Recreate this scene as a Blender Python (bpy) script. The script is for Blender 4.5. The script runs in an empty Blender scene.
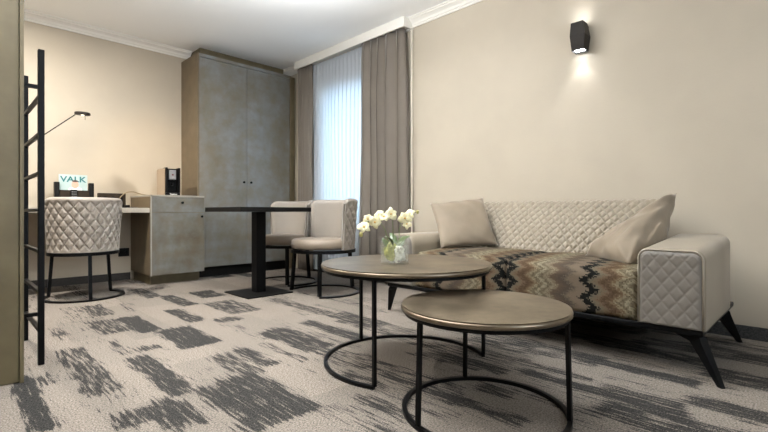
import bpy, bmesh, math, random
import numpy as np
from mathutils import Vector, Matrix, noise
random.seed(7)
PI = math.pi
col = bpy.context.scene.collection
R = math.radians

# ------------------------------------------------------------------ materials
def newmat(name):
    m = bpy.data.materials.new(name); m.use_nodes = True
    nt = m.node_tree
    return m, nt, nt.nodes['Principled BSDF']

def N(nt, t, **k):
    n = nt.nodes.new(t)
    for a, b in k.items(): setattr(n, a, b)
    return n

def mth(nt, op, a, b=None, c=None, clamp=False):
    n = nt.nodes.new('ShaderNodeMath'); n.operation = op; n.use_clamp = clamp
    for i, v in enumerate((a, b, c)):
        if v is None: continue
        if isinstance(v, (int, float)): n.inputs[i].default_value = v
        else: nt.links.new(v, n.inputs[i])
    return n.outputs[0]

def mixc(nt, f, a, b):
    n = nt.nodes.new('ShaderNodeMix'); n.data_type = 'RGBA'
    for s, v in ((0, f), (6, a), (7, b)):
        if isinstance(v, (int, float)): n.inputs[s].default_value = v
        elif isinstance(v, tuple): n.inputs[s].default_value = (*v, 1)
        else: nt.links.new(v, n.inputs[s])
    return n.outputs[2]

def simple(name, c, rough=.5, metal=0., var=.0, scale=8., bump=0., bscale=200., c2=None, sheen=0., spec=None, emit=None, es=0.):
    m, nt, b = newmat(name)
    b.inputs['Base Color'].default_value = (*c, 1)
    b.inputs['Roughness'].default_value = rough
    b.inputs['Metallic'].default_value = metal
    if spec is not None: b.inputs['Specular IOR Level'].default_value = spec
    if sheen:
        b.inputs['Sheen Weight'].default_value = sheen
        b.inputs['Sheen Roughness'].default_value = .4
    tc = N(nt, 'ShaderNodeTexCoord')
    if var or c2:
        n = N(nt, 'ShaderNodeTexNoise'); n.inputs['Scale'].default_value = scale; n.inputs['Detail'].default_value = 5
        nt.links.new(tc.outputs['Object'], n.inputs['Vector'])
        r = N(nt, 'ShaderNodeMapRange'); r.inputs[1].default_value = .35; r.inputs[2].default_value = .65
        nt.links.new(n.outputs['Fac'], r.inputs[0])
        lo = c2 if c2 else tuple(x * (1 - var) for x in c)
        nt.links.new(mixc(nt, r.outputs[0], lo, c), b.inputs['Base Color'])
    if bump:
        n = N(nt, 'ShaderNodeTexNoise'); n.inputs['Scale'].default_value = bscale; n.inputs['Detail'].default_value = 3
        nt.links.new(tc.outputs['Object'], n.inputs['Vector'])
        bp = N(nt, 'ShaderNodeBump'); bp.inputs['Strength'].default_value = bump; bp.inputs['Distance'].default_value = .002
        nt.links.new(n.outputs['Fac'], bp.inputs['Height']); nt.links.new(bp.outputs[0], b.inputs['Normal'])
    if emit:
        b.inputs['Emission Color'].default_value = (*emit, 1); b.inputs['Emission Strength'].default_value = es
    return m

M = {}
M['wall'] = simple('wall_paper', (.425, .368, .288), .75, var=.05, scale=3, bump=.25, bscale=90)
M['ceiling'] = simple('ceiling_paint', (.92, .92, .91), .9)
M['crown'] = simple('crown_white', (.72, .69, .63), .6)
M['black'] = simple('black_metal', (.003, .003, .0033), .4, spec=.14)
M['blackmatt'] = simple('black_matt', (.006, .0055, .005), .5, var=.2, scale=30, spec=.16)
M['bronze'] = simple('bronze_lamp', (.022, .018, .015), .5, spec=.2)
M['velvet'] = simple('taupe_velvet', (.215, .168, .115), .7, var=.15, scale=6, sheen=.3, bump=.15, bscale=500)
M['leather'] = simple('beige_upholstery', (.262, .218, .158), .5, var=.08, scale=5, sheen=.15, bump=.12, bscale=350)
M['chairfab'] = simple('chair_upholstery', (.24, .19, .14), .55, var=.1, scale=5, sheen=.2, bump=.12, bscale=350)
M['quiltfab'] = simple('quilted_upholstery', (.275, .237, .198), .5, var=.1, scale=5, sheen=.2)
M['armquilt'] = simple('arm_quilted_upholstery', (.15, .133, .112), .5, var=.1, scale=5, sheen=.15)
M['piping'] = simple('piping_cord', (.28, .24, .19), .5)
M['base'] = simple('dark_skirting', (.03, .025, .02), .6, var=.3, scale=60)
M['carpetbase'] = simple('carpet_skirting', (.06, .058, .055), .95, c2=(.02, .02, .02), scale=160)
M['drape'] = simple('taupe_drape', (.175, .147, .118), .85, var=.08, scale=3, sheen=.2, bump=.2, bscale=400)
M['lining'] = simple('curtain_lining', (.72, .66, .56), .8)
M['white'] = simple('white_plastic', (.75, .75, .73), .5)
M['edge'] = simple('pale_edging', (.30, .28, .24), .5)
M['desk'] = simple('desk_top', (.36, .32, .26), .5, var=.1, scale=6)
M['cream'] = simple('orchid_petal', (.86, .82, .60), .6, c2=(.80, .74, .42), scale=60, sheen=.2)
M['orchidc'] = simple('orchid_centre', (.65, .42, .10), .6)
M['stem'] = simple('orchid_stem', (.10, .14, .04), .5)
M['leaf'] = simple('orchid_leaf', (.07, .10, .025), .35, c2=(.06, .10, .03), scale=20)
M['moss'] = simple('moss', (.42, .42, .12), .9, c2=(.16, .18, .04), scale=70, bump=.8, bscale=120)
M['pebble'] = simple('white_pebble', (.92, .90, .82), .5, c2=(.7, .68, .55), scale=60)
M['bud'] = simple('orchid_bud', (.45, .40, .14), .6)
M['teal'] = simple('teal_ink', (.005, .12, .125), .6)
M['paper'] = simple('magazine_cover', (.33, .43, .42), .5, c2=(.42, .50, .48), scale=9)
M['skin'] = simple('printed_skin', (.62, .36, .26), .6)
M['hair'] = simple('printed_hair', (.07, .05, .04), .6)
M['brownleather'] = simple('brown_holder', (.028, .02, .013), .55, spec=.12, var=.2, scale=20)
M['silver'] = simple('silver_panel', (.30, .31, .33), .3, metal=.6)
M['keygrey'] = simple('grey_keys', (.12, .12, .12), .5)
M['redprint'] = simple('red_print', (.12, .03, .03), .5)
M['machineside'] = simple('machine_side', (.30, .23, .16), .35)
M['cable'] = simple('brown_cable', (.20, .15, .08), .5)
M['alu'] = simple('window_frame', (.70, .70, .70), .5)

# concrete-bronze laminate of the cabinets
def laminate(name, a, b_, c_, rough=.38):
    m, nt, b = newmat(name)
    tc = N(nt, 'ShaderNodeTexCoord')
    n1 = N(nt, 'ShaderNodeTexNoise'); n1.inputs['Scale'].default_value = 3.6; n1.inputs['Detail'].default_value = 8; n1.inputs['Roughness'].default_value = .62
    n2 = N(nt, 'ShaderNodeTexNoise'); n2.inputs['Scale'].default_value = 9; n2.inputs['Detail'].default_value = 6
    for n in (n1, n2): nt.links.new(tc.outputs['Object'], n.inputs['Vector'])
    r = N(nt, 'ShaderNodeMapRange'); r.inputs[1].default_value = .33; r.inputs[2].default_value = .67
    nt.links.new(n1.outputs[0], r.inputs[0])
    r2 = N(nt, 'ShaderNodeMapRange'); r2.inputs[1].default_value = .42; r2.inputs[2].default_value = .68; r2.inputs[4].default_value = .6
    nt.links.new(n2.outputs[0], r2.inputs[0])
    c1 = mixc(nt, r.outputs[0], a, b_)
    nt.links.new(mixc(nt, r2.outputs[0], c1, c_), b.inputs['Base Color'])
    b.inputs['Roughness'].default_value = rough
    b.inputs['Specular IOR Level'].default_value = .6
    return m
M['lam'] = laminate('concrete_bronze_laminate', (.13, .115, .082), (.19, .20, .20), (.145, .115, .072), .28)
M['lamdark'] = laminate('dark_bronze_laminate', (.10, .078, .036), (.14, .112, .058), (.08, .062, .030), .5)
M['lamside'] = laminate('bronze_side_laminate', (.12, .088, .048), (.15, .112, .066), (.10, .075, .042), .5)
M['lampale'] = laminate('pale_front_laminate', (.09, .073, .045), (.17, .18, .175), (.125, .092, .05), .34)

def metaltop():
    m, nt, b = newmat('hammered_bronze')
    tc = N(nt, 'ShaderNodeTexCoord')
    n1 = N(nt, 'ShaderNodeTexNoise'); n1.inputs['Scale'].default_value = 7; n1.inputs['Detail'].default_value = 8; n1.inputs['Roughness'].default_value = .65
    n2 = N(nt, 'ShaderNodeTexNoise'); n2.inputs['Scale'].default_value = 22; n2.inputs['Detail'].default_value = 3
    for n in (n1, n2): nt.links.new(tc.outputs['Object'], n.inputs['Vector'])
    r = N(nt, 'ShaderNodeMapRange'); r.inputs[1].default_value = .35; r.inputs[2].default_value = .68
    nt.links.new(n1.outputs[0], r.inputs[0])
    nt.links.new(mixc(nt, r.outputs[0], (.12, .092, .06), (.27, .215, .15)), b.inputs['Base Color'])
    rr = N(nt, 'ShaderNodeMapRange'); rr.inputs[3].default_value = .34; rr.inputs[4].default_value = .46
    nt.links.new(n1.outputs[0], rr.inputs[0]); nt.links.new(rr.outputs[0], b.inputs['Roughness'])
    b.inputs['Metallic'].default_value = .9
    bp = N(nt, 'ShaderNodeBump'); bp.inputs['Strength'].default_value = .05; bp.inputs['Distance'].default_value = .0006
    nt.links.new(n2.outputs[0], bp.inputs['Height']); nt.links.new(bp.outputs[0], b.inputs['Normal'])
    return m
M['top'] = metaltop()
M['rim'] = simple('brass_rim', (.26, .21, .15), .3, metal=.85, var=.3, scale=12)

def glassmat(name, tint=(1, 1, 1), ior=1.45, bump=0.):
    m = bpy.data.materials.new(name); m.use_nodes = True; nt = m.node_tree
    nt.nodes.remove(nt.nodes['Principled BSDF'])
    out = nt.nodes['Material Output']
    tr = N(nt, 'ShaderNodeBsdfTransparent'); tr.inputs[0].default_value = (*tint, 1)
    gl = N(nt, 'ShaderNodeBsdfGlossy'); gl.inputs['Roughness'].default_value = .04
    fr = N(nt, 'ShaderNodeFresnel'); fr.inputs[0].default_value = ior
    mx = N(nt, 'ShaderNodeMixShader')
    if bump:
        tc = N(nt, 'ShaderNodeTexCoord'); n = N(nt, 'ShaderNodeTexNoise'); n.inputs['Scale'].default_value = 60
        nt.links.new(tc.outputs['Object'], n.inputs['Vector'])
        bp = N(nt, 'ShaderNodeBump'); bp.inputs['Strength'].default_value = bump; bp.inputs['Distance'].default_value = .01
        nt.links.new(n.outputs[0], bp.inputs['Height'])
        nt.links.new(bp.outputs[0], gl.inputs['Normal']); nt.links.new(bp.outputs[0], fr.inputs['Normal'])
        f = mth(nt, 'ADD', mth(nt, 'MULTIPLY', fr.outputs[0], 1.2), .04, clamp=True)
    else: f = fr.outputs[0]
    if bump:
        tl = N(nt, 'ShaderNodeBsdfTranslucent'); tl.inputs[0].default_value = (.5, .52, .5, 1)
        dd_ = N(nt, 'ShaderNodeBsdfDiffuse'); dd_.inputs[0].default_value = (.45, .46, .45, 1)
        a1 = N(nt, 'ShaderNodeAddShader'); m1 = N(nt, 'ShaderNodeMixShader'); m1.inputs[0].default_value = .10
        nt.links.new(tl.outputs[0], a1.inputs[0]); nt.links.new(dd_.outputs[0], a1.inputs[1])
        nt.links.new(tr.outputs[0], m1.inputs[1]); nt.links.new(a1.outputs[0], m1.inputs[2]); tr = m1
    gg = N(nt, 'ShaderNodeNewGeometry'); f = mth(nt, 'MULTIPLY', f, mth(nt, 'SUBTRACT', 1.0, gg.outputs['Backfacing']))
    nt.links.new(f, mx.inputs[0])
    nt.links.new(tr.outputs[0], mx.inputs[1]); nt.links.new(gl.outputs[0], mx.inputs[2])
    nt.links.new(mx.outputs[0], out.inputs[0])
    return m
M['pane'] = glassmat('window_glass', (.97, .99, 1))
M['vase'] = glassmat('vase_glass', (.985, .995, .99), 1.45, .06)

def sheer():
    m = bpy.data.materials.new('sheer_voile'); m.use_nodes = True; nt = m.node_tree
    nt.nodes.remove(nt.nodes['Principled BSDF']); out = nt.nodes['Material Output']
    tl = N(nt, 'ShaderNodeBsdfTranslucent'); tl.inputs[0].default_value = (.34, .42, .48, 1)
    df = N(nt, 'ShaderNodeBsdfDiffuse'); df.inputs[0].default_value = (.80, .83, .87, 1)
    tr = N(nt, 'ShaderNodeBsdfTransparent')
    a = N(nt, 'ShaderNodeMixShader'); a.inputs[0].default_value = .5
    nt.links.new(tl.outputs[0], a.inputs[1]); nt.links.new(df.outputs[0], a.inputs[2])
    b = N(nt, 'ShaderNodeMixShader'); b.inputs[0].default_value = .05
    nt.links.new(a.outputs[0], b.inputs[1]); nt.links.new(tr.outputs[0], b.inputs[2])
    nt.links.new(b.outputs[0], out.inputs[0])
    return m
M['sheer'] = sheer()

def carpet():
    m, nt, b = newmat('patterned_carpet')
    g = N(nt, 'ShaderNodeNewGeometry'); sp = N(nt, 'ShaderNodeSeparateXYZ'); nt.links.new(g.outputs['Position'], sp.inputs[0])
    at = N(nt, 'ShaderNodeAttribute'); at.attribute_name = 'dark_yarn_and_shade'
    def nz(sx, sy, detail, rough=.6):
        cb = N(nt, 'ShaderNodeCombineXYZ')
        nt.links.new(mth(nt, 'MULTIPLY', sp.outputs[0], sx), cb.inputs[0]); nt.links.new(mth(nt, 'MULTIPLY', sp.outputs[1], sy), cb.inputs[1])
        n = N(nt, 'ShaderNodeTexNoise'); n.inputs['Scale'].default_value = 1; n.inputs['Detail'].default_value = detail; n.inputs['Roughness'].default_value = rough
        nt.links.new(cb.outputs[0], n.inputs['Vector']); return n.outputs[0]
    st = nz(85, 6.5, 4, .6)
    sp1 = nz(260, 200, 2, .7)
    sp2 = nz(160, 160, 3, .75)
    v = mth(nt, 'ADD', mth(nt, 'ADD', mth(nt, 'MULTIPLY', st, 1.25), -.125), mth(nt, 'MULTIPLY', mth(nt, 'SUBTRACT', sp1, .5), .8))
    thr = mth(nt, 'ADD', mth(nt, 'MULTIPLY', at.outputs['Fac'], .54), .22)
    d = N(nt, 'ShaderNodeMapRange'); d.inputs[1].default_value = -.03; d.inputs[2].default_value = .03
    nt.links.new(mth(nt, 'SUBTRACT', thr, v), d.inputs[0])
    sf = N(nt, 'ShaderNodeMapRange'); sf.inputs[1].default_value = .36; sf.inputs[2].default_value = .64
    nt.links.new(sp2, sf.inputs[0])
    lt = mixc(nt, sf.outputs[0], (.08, .068, .057), (.35, .30, .25))
    dk = mixc(nt, sf.outputs[0], (.006, .006, .006), (.062, .058, .053))
    wn = N(nt, 'ShaderNodeTexWhiteNoise'); wn.noise_dimensions = '2D'; cb = N(nt, 'ShaderNodeCombineXYZ')
    tx = mth(nt, 'FLOOR', mth(nt, 'DIVIDE', sp.outputs[0], .25))
    ty = mth(nt, 'FLOOR', mth(nt, 'ADD', mth(nt, 'DIVIDE', sp.outputs[1], .55), mth(nt, 'MULTIPLY', tx, .37)))
    nt.links.new(tx, cb.inputs[0]); nt.links.new(ty, cb.inputs[1]); nt.links.new(cb.outputs[0], wn.inputs['Vector'])
    lt = mixc(nt, mth(nt, 'MULTIPLY', wn.outputs[0], .34), lt, (.09, .083, .075))
    nt.links.new(mixc(nt, d.outputs[0], lt, dk), b.inputs['Base Color'])
    b.inputs['Roughness'].default_value = .95; b.inputs['Specular IOR Level'].default_value = .1
    bp = N(nt, 'ShaderNodeBump'); bp.inputs['Strength'].default_value = .5; bp.inputs['Distance'].default_value = .004
    nt.links.new(sp2, bp.inputs['Height']); nt.links.new(bp.outputs[0], b.inputs['Normal'])
    return m
M['carpet'] = carpet()

def kelim():
    m, nt, b = newmat('zigzag_woven_fabric')
    g = N(nt, 'ShaderNodeTexCoord'); sp = N(nt, 'ShaderNodeSeparateXYZ'); nt.links.new(g.outputs['Object'], sp.inputs[0])
    q = .006
    y = mth(nt, 'SNAP', mth(nt, 'ABSOLUTE', sp.outputs[1]), q)
    c = mth(nt, 'SNAP', mth(nt, 'ADD', sp.outputs[0], sp.outputs[2]), q)
    tri = mth(nt, 'PINGPONG', c, .042)                      # 0..0.036
    tri2 = mth(nt, 'PINGPONG', c, .010)
    yy = mth(nt, 'ADD', y, mth(nt, 'MULTIPLY', tri, 1.25))
    yy = mth(nt, 'ADD', yy, mth(nt, 'MULTIPLY', tri2, .9))
    # hooked little motifs
    ch = N(nt, 'ShaderNodeTexNoise'); ch.inputs['Scale'].default_value = 1; ch.inputs['Detail'].default_value = 2
    cb = N(nt, 'ShaderNodeCombineXYZ')
    nt.links.new(mth(nt, 'MULTIPLY', yy, 95), cb.inputs[0])
    nt.links.new(mth(nt, 'MULTIPLY', mth(nt, 'PINGPONG', c, .018), 110), cb.inputs[1])
    nt.links.new(cb.outputs[0], ch.inputs['Vector'])
    yy = mth(nt, 'ADD', yy, mth(nt, 'MULTIPLY', mth(nt, 'SUBTRACT', ch.outputs[0], .5), .085))
    f = mth(nt, 'FRACT', mth(nt, 'DIVIDE', mth(nt, 'ADD', yy, -.03), .425))
    rp = N(nt, 'ShaderNodeValToRGB'); cr = rp.color_ramp
    mul = .37
    stops = [(0, (.25, .22, .18)), (.02, (.012, .012, .012)), (.11, (.015, .015, .014)), (.14, (.26, .24, .19)), (.20, (.27, .20, .14)), (.28, (.14, .09, .055)),
             (.36, (.27, .20, .13)), (.40, (.46, .42, .31)), (.45, (.18, .15, .10)), (.50, (.52, .49, .38)), (.56, (.20, .17, .12)), (.60, (.42, .38, .29)), (.68, (.20, .15, .11)), (.80, (.13, .11, .095)), (.90, (.30, .25, .20))]
    while len(cr.elements) < len(stops): cr.elements.new(.5)
    for e, (p, k) in zip(cr.elements, stops): e.position = p; e.color = (k[0] * mul * 1.08, k[1] * mul, k[2] * mul * .88, 1)
    nt.links.new(f, rp.inputs[0])
    nt.links.new(rp.outputs[0], b.inputs['Base Color'])
    b.inputs['Roughness'].default_value = .9
    b.inputs['Specular IOR Level'].default_value = .12
    n = N(nt, 'ShaderNodeTexNoise'); n.inputs['Scale'].default_value = 260
    nt.links.new(g.outputs['Object'], n.inputs['Vector'])
    bp = N(nt, 'ShaderNodeBump'); bp.inputs['Strength'].default_value = .5; bp.inputs['Distance'].default_value = .002
    nt.links.new(n.outputs[0], bp.inputs['Height']); nt.links.new(bp.outputs[0], b.inputs['Normal'])
    return m
M['kelim'] = kelim()
M['glow_cool'] = simple('cool_lamp_glow', (.9, .9, .9), .5, emit=(.88, .93, 1), es=14)
M['glow_warm'] = simple('warm_lamp_glow', (.9, .9, .9), .5, emit=(1, .86, .66), es=5)

# ------------------------------------------------------------------ helpers
def obj(name, bm, mat, parent=None, smooth=False, bevel=0., seg=2, sub=0):
    me = bpy.data.meshes.new(name)
    if isinstance(bm, bmesh.types.BMesh):
        bmesh.ops.recalc_face_normals(bm, faces=bm.faces)
        bm.to_mesh(me); bm.free()
    else:
        me.from_pydata(bm[0], [], bm[1])
    if mat: me.materials.append(M[mat] if isinstance(mat, str) else mat)
    if smooth: me.polygons.foreach_set('use_smooth', [True] * len(me.polygons))
    o = bpy.data.objects.new(name, me); col.objects.link(o)
    if parent: o.parent = parent
    if bevel:
        b = o.modifiers.new('bevel', 'BEVEL'); b.width = bevel; b.segments = seg; b.limit_method = 'ANGLE'; b.angle_limit = R(40)
        me.polygons.foreach_set('use_smooth', [True] * len(me.polygons))
        w = o.modifiers.new('wn', 'WEIGHTED_NORMAL')
    if sub:
        s = o.modifiers.new('sub', 'SUBSURF'); s.levels = sub; s.render_levels = sub
    return o

def thing(name, label, cat, loc=(0, 0, 0), rz=0., group=None):
    o = bpy.data.objects.new(name, None); col.objects.link(o)
    o.location = loc; o.rotation_euler = (0, 0, rz); o.empty_display_size = .1
    o['label'] = label; o['category'] = cat
    if group: o['group'] = group
    return o
def tag(o, label, cat, group=None):
    o['label'] = label; o['category'] = cat
    if group: o['group'] = group
    return o
def struct(o): o['kind'] = 'structure'; return o

def box(x0, x1, y0, y1, z0, z1, bm=None):
    bm = bm or bmesh.new()
    v = [bm.verts.new((x, y, z)) for x in (x0, x1) for y in (y0, y1) for z in (z0, z1)]
    for f in ((0, 1, 3, 2), (4, 6, 7, 5), (0, 4, 5, 1), (2, 3, 7, 6), (0, 2, 6, 4), (1, 5, 7, 3)): bm.faces.new([v[i] for i in f])
    return bm

def cyl(p, r, h, bm=None, n=32, r2=None, rings=None):
    """upright lathe: list of (r,z) or a simple cylinder at p"""
    bm = bm or bmesh.new()
    prof = rings or [(r, 0), (r2 or r, h)]
    rows = [[bm.verts.new((p[0] + a * math.cos(2 * PI * i / n), p[1] + a * math.sin(2 * PI * i / n), p[2] + z)) for i in range(n)] for a, z in prof]
    for a, b in zip(rows, rows[1:]):
        for i in range(n): bm.faces.new((a[i], a[(i + 1) % n], b[(i + 1) % n], b[i]))
    bm.faces.new(rows[0][::-1]); bm.faces.new(rows[-1])
    return bm

def tube(pts, r, bm=None, n=8, r1=None, square=False, closed=False):
    bm = bm or bmesh.new(); pts = [Vector(p) for p in pts]; rows = []
    K = len(pts); up0 = None
    for k, p in enumerate(pts):
        if closed: d = (pts[(k + 1) % K] - pts[k - 1]).normalized()
        else: d = (pts[min(k + 1, K - 1)] - pts[max(k - 1, 0)]).normalized()
        up = Vector((0, 0, 1)) if abs(d.z) < .9 else Vector((1, 0, 0))
        if up0 is not None and not square: up = up0
        a = d.cross(up).normalized(); b = a.cross(d).normalized(); up0 = b
        rr = r if r1 is None else r + (r1 - r) * k / max(1, K - 1)
        if square:
            rows.append([bm.verts.new(p + a * sx * rr + b * sz * rr) for sx, sz in ((-1, -1), (1, -1), (1, 1), (-1, 1))])
        else:
            rows.append([bm.verts.new(p + (a * math.cos(2 * PI * i / n) + b * math.sin(2 * PI * i / n)) * rr) for i in range(n)])
    m = len(rows[0])
    seq = list(zip(rows, rows[1:])) + ([(rows[-1], rows[0])] if closed else [])
    for A, B in seq:
        for i in range(m): bm.faces.new((A[i], A[(i + 1) % m], B[(i + 1) % m], B[i]))
    if not closed:
        bm.faces.new(rows[0][::-1]); bm.faces.new(rows[-1])
    return bm

def prism(poly, axis, a, b, bm=None):
    """polygon in the plane normal to axis ('x','y','z'), extruded a..b"""
    bm = bm or bmesh.new()
    def P(u, v, w): return {'x': (w, u, v), 'y': (u, w, v), 'z': (u, v, w)}[axis]
    A = [bm.verts.new(P(u, v, a)) for u, v in poly]; B = [bm.verts.new(P(u, v, b)) for u, v in poly]
    n = len(poly)
    for i in range(n): bm.faces.new((A[i], A[(i + 1) % n], B[(i + 1) % n], B[i]))
    bm.faces.new(A[::-1]); bm.faces.new(B)
    return bm

def gridfaces(nu, nv, off=0, wrapu=False):
    f = []
    for i in range(nu - (0 if wrapu else 1)):
        for j in range(nv - 1):
            i2 = (i + 1) % nu
            f.append((off + i * nv + j, off + i2 * nv + j, off + i2 * nv + j + 1, off + i * nv + j + 1))
    return f

def quilt(u, v, w, h, depth):
    """diamond stitching: 0 on the pads, -depth in the seams"""
    a = u / w + v / h; b = u / w - v / h
    da = abs(a - round(a)); db = abs(b - round(b))
    d = min(da, db)
    return -depth * math.exp(-(d / .10) ** 2) - depth * .55 * (1 - min(1, (d / .5)) ** .7)

def ringarc_(r, z, w, h, n=48):
    bm = bmesh.new(); rows = []
    for i in range(n):
        a = 2 * PI * i / n
        rows.append([bm.verts.new(((r + dr) * math.cos(a), (r + dr) * math.sin(a), z + dz)) for dr, dz in ((-w / 2, 0), (w / 2, 0), (w / 2, h), (-w / 2, h))])
    for A_, B_ in zip(rows, rows[1:] + rows[:1]):
        for i in range(4): bm.faces.new((A_[i], A_[(i + 1) % 4], B_[(i + 1) % 4], B_[i]))
    return bm

def dup(root, loc, rz, label, group=None):
    r = root.copy(); col.objects.link(r); r.location = loc; r.rotation_euler = (0, 0, rz); r['label'] = label
    if group: r['group'] = group
    for ch in list(root.children):
        c = ch.copy(); col.objects.link(c); c.parent = r
        for g in ch.children:
            d = g.copy(); col.objects.link(d); d.parent = c
    return r

# ------------------------------------------------------------------ camera
H = .705; F = 441.; HY = 212.6
cam = bpy.data.cameras.new('camera'); co = bpy.data.objects.new('camera', cam); col.objects.link(co)
co.location = (0, 0, H); co.rotation_euler = (R(90), 0, R(-45))
cam.sensor_width = 36; cam.lens = 36 * F / 768; cam.shift_y = -(216 - HY) / 768; cam.clip_start = .02
bpy.context.scene.camera = co
def at(px, py, t):
    u = (px - 384) / F; w = -(py - HY) / F; s = math.sqrt(.5)
    return Vector((t * s * (1 + u), t * s * (1 - u), H + t * w))
def ground(px, py):
    return at(px, py, H * F / (py - HY))

# ------------------------------------------------------------------ room shell
XS, YD, ZC = 3.183, 5.202, 2.55
X0, Y0 = -2.4, -1.9
# floor: a grid that stores the carpet tiles' dark yarn, with some added where less light falls
patches = [((128,290),(157,297),.7),((159,297),(191,305),.75),((116,303),(136,311),.5),((81,307),(107,315),.65),((117,319),(151,331),.95),((86,323),(118,332),.65),
 ((107,342),(132,353),.55),((137,349),(152,349),.7),((49,329),(71,339),.5),((156,332),(220,341),.88),((165,311),(197,321),.8),((189,293),(225,295),.8),
 ((203,304),(262,309),.65),((214,320),(235,320),.7),((258.5,333),(326,346.5),.78),((300,323),(362,339),.78),((338,313),(372,328),.7),((266,300),(330,314),.6),
 ((203,274.6),(230,276.6),.85),((237,272.5),(249,277),.8),((196,390),(319,406),.80),((207.5,357.5),(253,374),.62),((232,351),(270,365),.75),((55,352),(109,392),.62),
 ((126,360),(184,393),.78),((110.5,418),(141,423),.7),((143,406),(180,424),.74),((168,405),(180,430),.7),((14,380),(34,432),.95),((28,379),(40,386),.6),
 ((343,374),(371,385),.6),((353,398.5),(405,420),.6),((379,375),(492,416),.74),((434,353.7),(500,374),.74),((482,387),(505,399),.65),((520,372),(682,418),.82),
 ((572,358),(696,384),.82),((594,340),(703,366),.72),((688,398),(775,426),.76),((710,366),(775,392),.74),((713,337),(775,354),.45),((482,333),(521,354),.6),
 ((560,330),(640,350),.68),((535,345),(600,362),.68),((690,345),(775,368),.68),((600,392),(680,408),.68),((440,398),(520,425),.68),((395,340),(440,352),.6),((405,352),(440,362),.5),((376,321),(460,343),.55),((270,279),(289,283),.6),((300,292),(345,303),.55),((430,325),(540,345),.6),((500,305),(640,335),.6),((60,285),(100,300),.5),((255,262),(275,268),.7)]
rects = []
for l, r, d in patches:
    a, b = ground(*l), ground(*r)
    X_0, X_1 = min(a.x, b.x), max(a.x, b.x)
    if X_1 - X_0 < .16 and d > .55: X_1 += .05
    rects.append((X_0, X_1, min(a.y, b.y), max(a.y, b.y), d))
rnd = random.Random(3)
for i in range(60):     # tiles outside the photographed stretch
    x = X0 + rnd.random() * (XS - X0); y = Y0 + rnd.random() * (YD - Y0)
    if abs(math.atan2(x, y) - PI / 4) < R(46) and math.hypot(x, y) > .9 and x > 0 and y > 0: continue
    rects.append((x, x + .12 + .15 * rnd.random(), y, y + .3 + .5 * rnd.random(), .5 + .4 * rnd.random()))
st = .025
nx = int((XS - X0) / st) + 1; ny = int((YD - Y0) / st) + 1
xs = np.linspace(X0, XS, nx); ys = np.linspace(Y0, YD, ny)
GX, GY = np.meshgrid(xs, ys, indexing='ij')
D = np.full(GX.shape, .0)
for i in range(80):      # streaks round the coffee tables and sofa; extra dark also stands for dimmer light
    x = .95 + rnd.random() * (XS - .95); y = -.6 + rnd.random() * 3.0; d = .25 + .40 * rnd.random()
    if rnd.random() > 1.15 - .25 * y * (1 if y > 1 else .4): continue
    D[(GX > x) & (GX < x + .03 + .10 * rnd.random()) & (GY > y) & (GY < y + .25 + .45 * rnd.random())] = d
for i in range(260):      # faint streaks spread over the tiles
    x = X0 + rnd.random() * (XS - X0); y = Y0 + rnd.random() * (YD - Y0); d = .16 + .22 * rnd.random()
    m_ = (GX > x) & (GX < x + .05 + .16 * rnd.random()) & (GY > y) & (GY < y + .2 + .5 * rnd.random())
    D[m_] = np.maximum(D[m_], d)
for x0, x1, y0, y1, d in rects:
    fx = np.clip((GX - x0 + .012) / .03 + .5, 0, 1) * np.clip((x1 + .012 - GX) / .03 + .5, 0, 1)
    fy = np.clip((GY - y0 + .02) / .04 + .5, 0, 1) * np.clip((y1 + .03 - GY) / .09 + .5, 0, 1)
    D = np.maximum(D, d * fx * fy)
vs = np.stack([GX.ravel(), GY.ravel(), np.zeros(GX.size)], 1)
fl = obj('floor', (vs.tolist(), gridfaces(nx, ny)), 'carpet')
atr = fl.data.attributes.new('dark_yarn_and_shade', 'FLOAT', 'POINT'); atr.data.foreach_set('value', D.ravel().astype(np.float32))
struct(fl)
struct(obj('ceiling', box(X0 - .1, XS + .25, Y0 - .1, YD + .1, ZC, ZC + .1), 'ceiling'))
struct(obj('wall_back', box(X0 - .1, XS + .25, YD, YD + .1, -.05, ZC), 'wall'))
struct(obj('wall_left', box(X0 - .1, X0, Y0, YD, -.05, ZC), 'wall'))
def wall_x(name, x0, x1, wy0, wy1, wz0, wz1, ya, yb):
    bm = box(x0, x1, ya, wy0, -.05, ZC); box(x0, x1, wy1, yb, -.05, ZC, bm); box(x0, x1, wy0, wy1, -.05, wz0, bm); box(x0, x1, wy0, wy1, wz1, ZC, bm)
    return struct(obj(name, bm, 'wall'))
W1 = (3.02, 4.22, .60, 2.12)
wall_x('wall_right', XS, XS + .25, *W1, Y0 - .1, YD)
W2 = (.2, 2.3, .9, 2.15)
bm = box(X0, W2[0], Y0 - .1, Y0, -.05, ZC); box(W2[1], XS, Y0 - .1, Y0, -.05, ZC, bm); box(W2[0], W2[1], Y0 - .1, Y0, -.05, W2[2], bm); box(W2[0], W2[1], Y0 - .1, Y0, W2[3], ZC, bm)
struct(obj('wall_front', bm, 'wall'))
def frame_bm(a0, a1, z0, z1, d0, d1, axis, w=.05, mull=()):
    bm = bmesh.new()
    def B(p0, p1, q0, q1):
        if axis == 'x': box(d0, d1, p0, p1, q0, q1, bm)
        else: box(p0, p1, d0, d1, q0, q1, bm)
    B(a0, a0 + w, z0, z1); B(a1 - w, a1, z0, z1); B(a0 + w, a1 - w, z0, z0 + w); B(a0 + w, a1 - w, z1 - w, z1)
    for m_ in mull: B(m_ - w / 2, m_ + w / 2, z0 + w, z1 - w)
    return bm
w1 = struct(obj('window_1', frame_bm(W1[0], W1[1], W1[2], W1[3], XS + .12, XS + .18, 'x', mull=(3.75,)), 'alu'))
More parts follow.
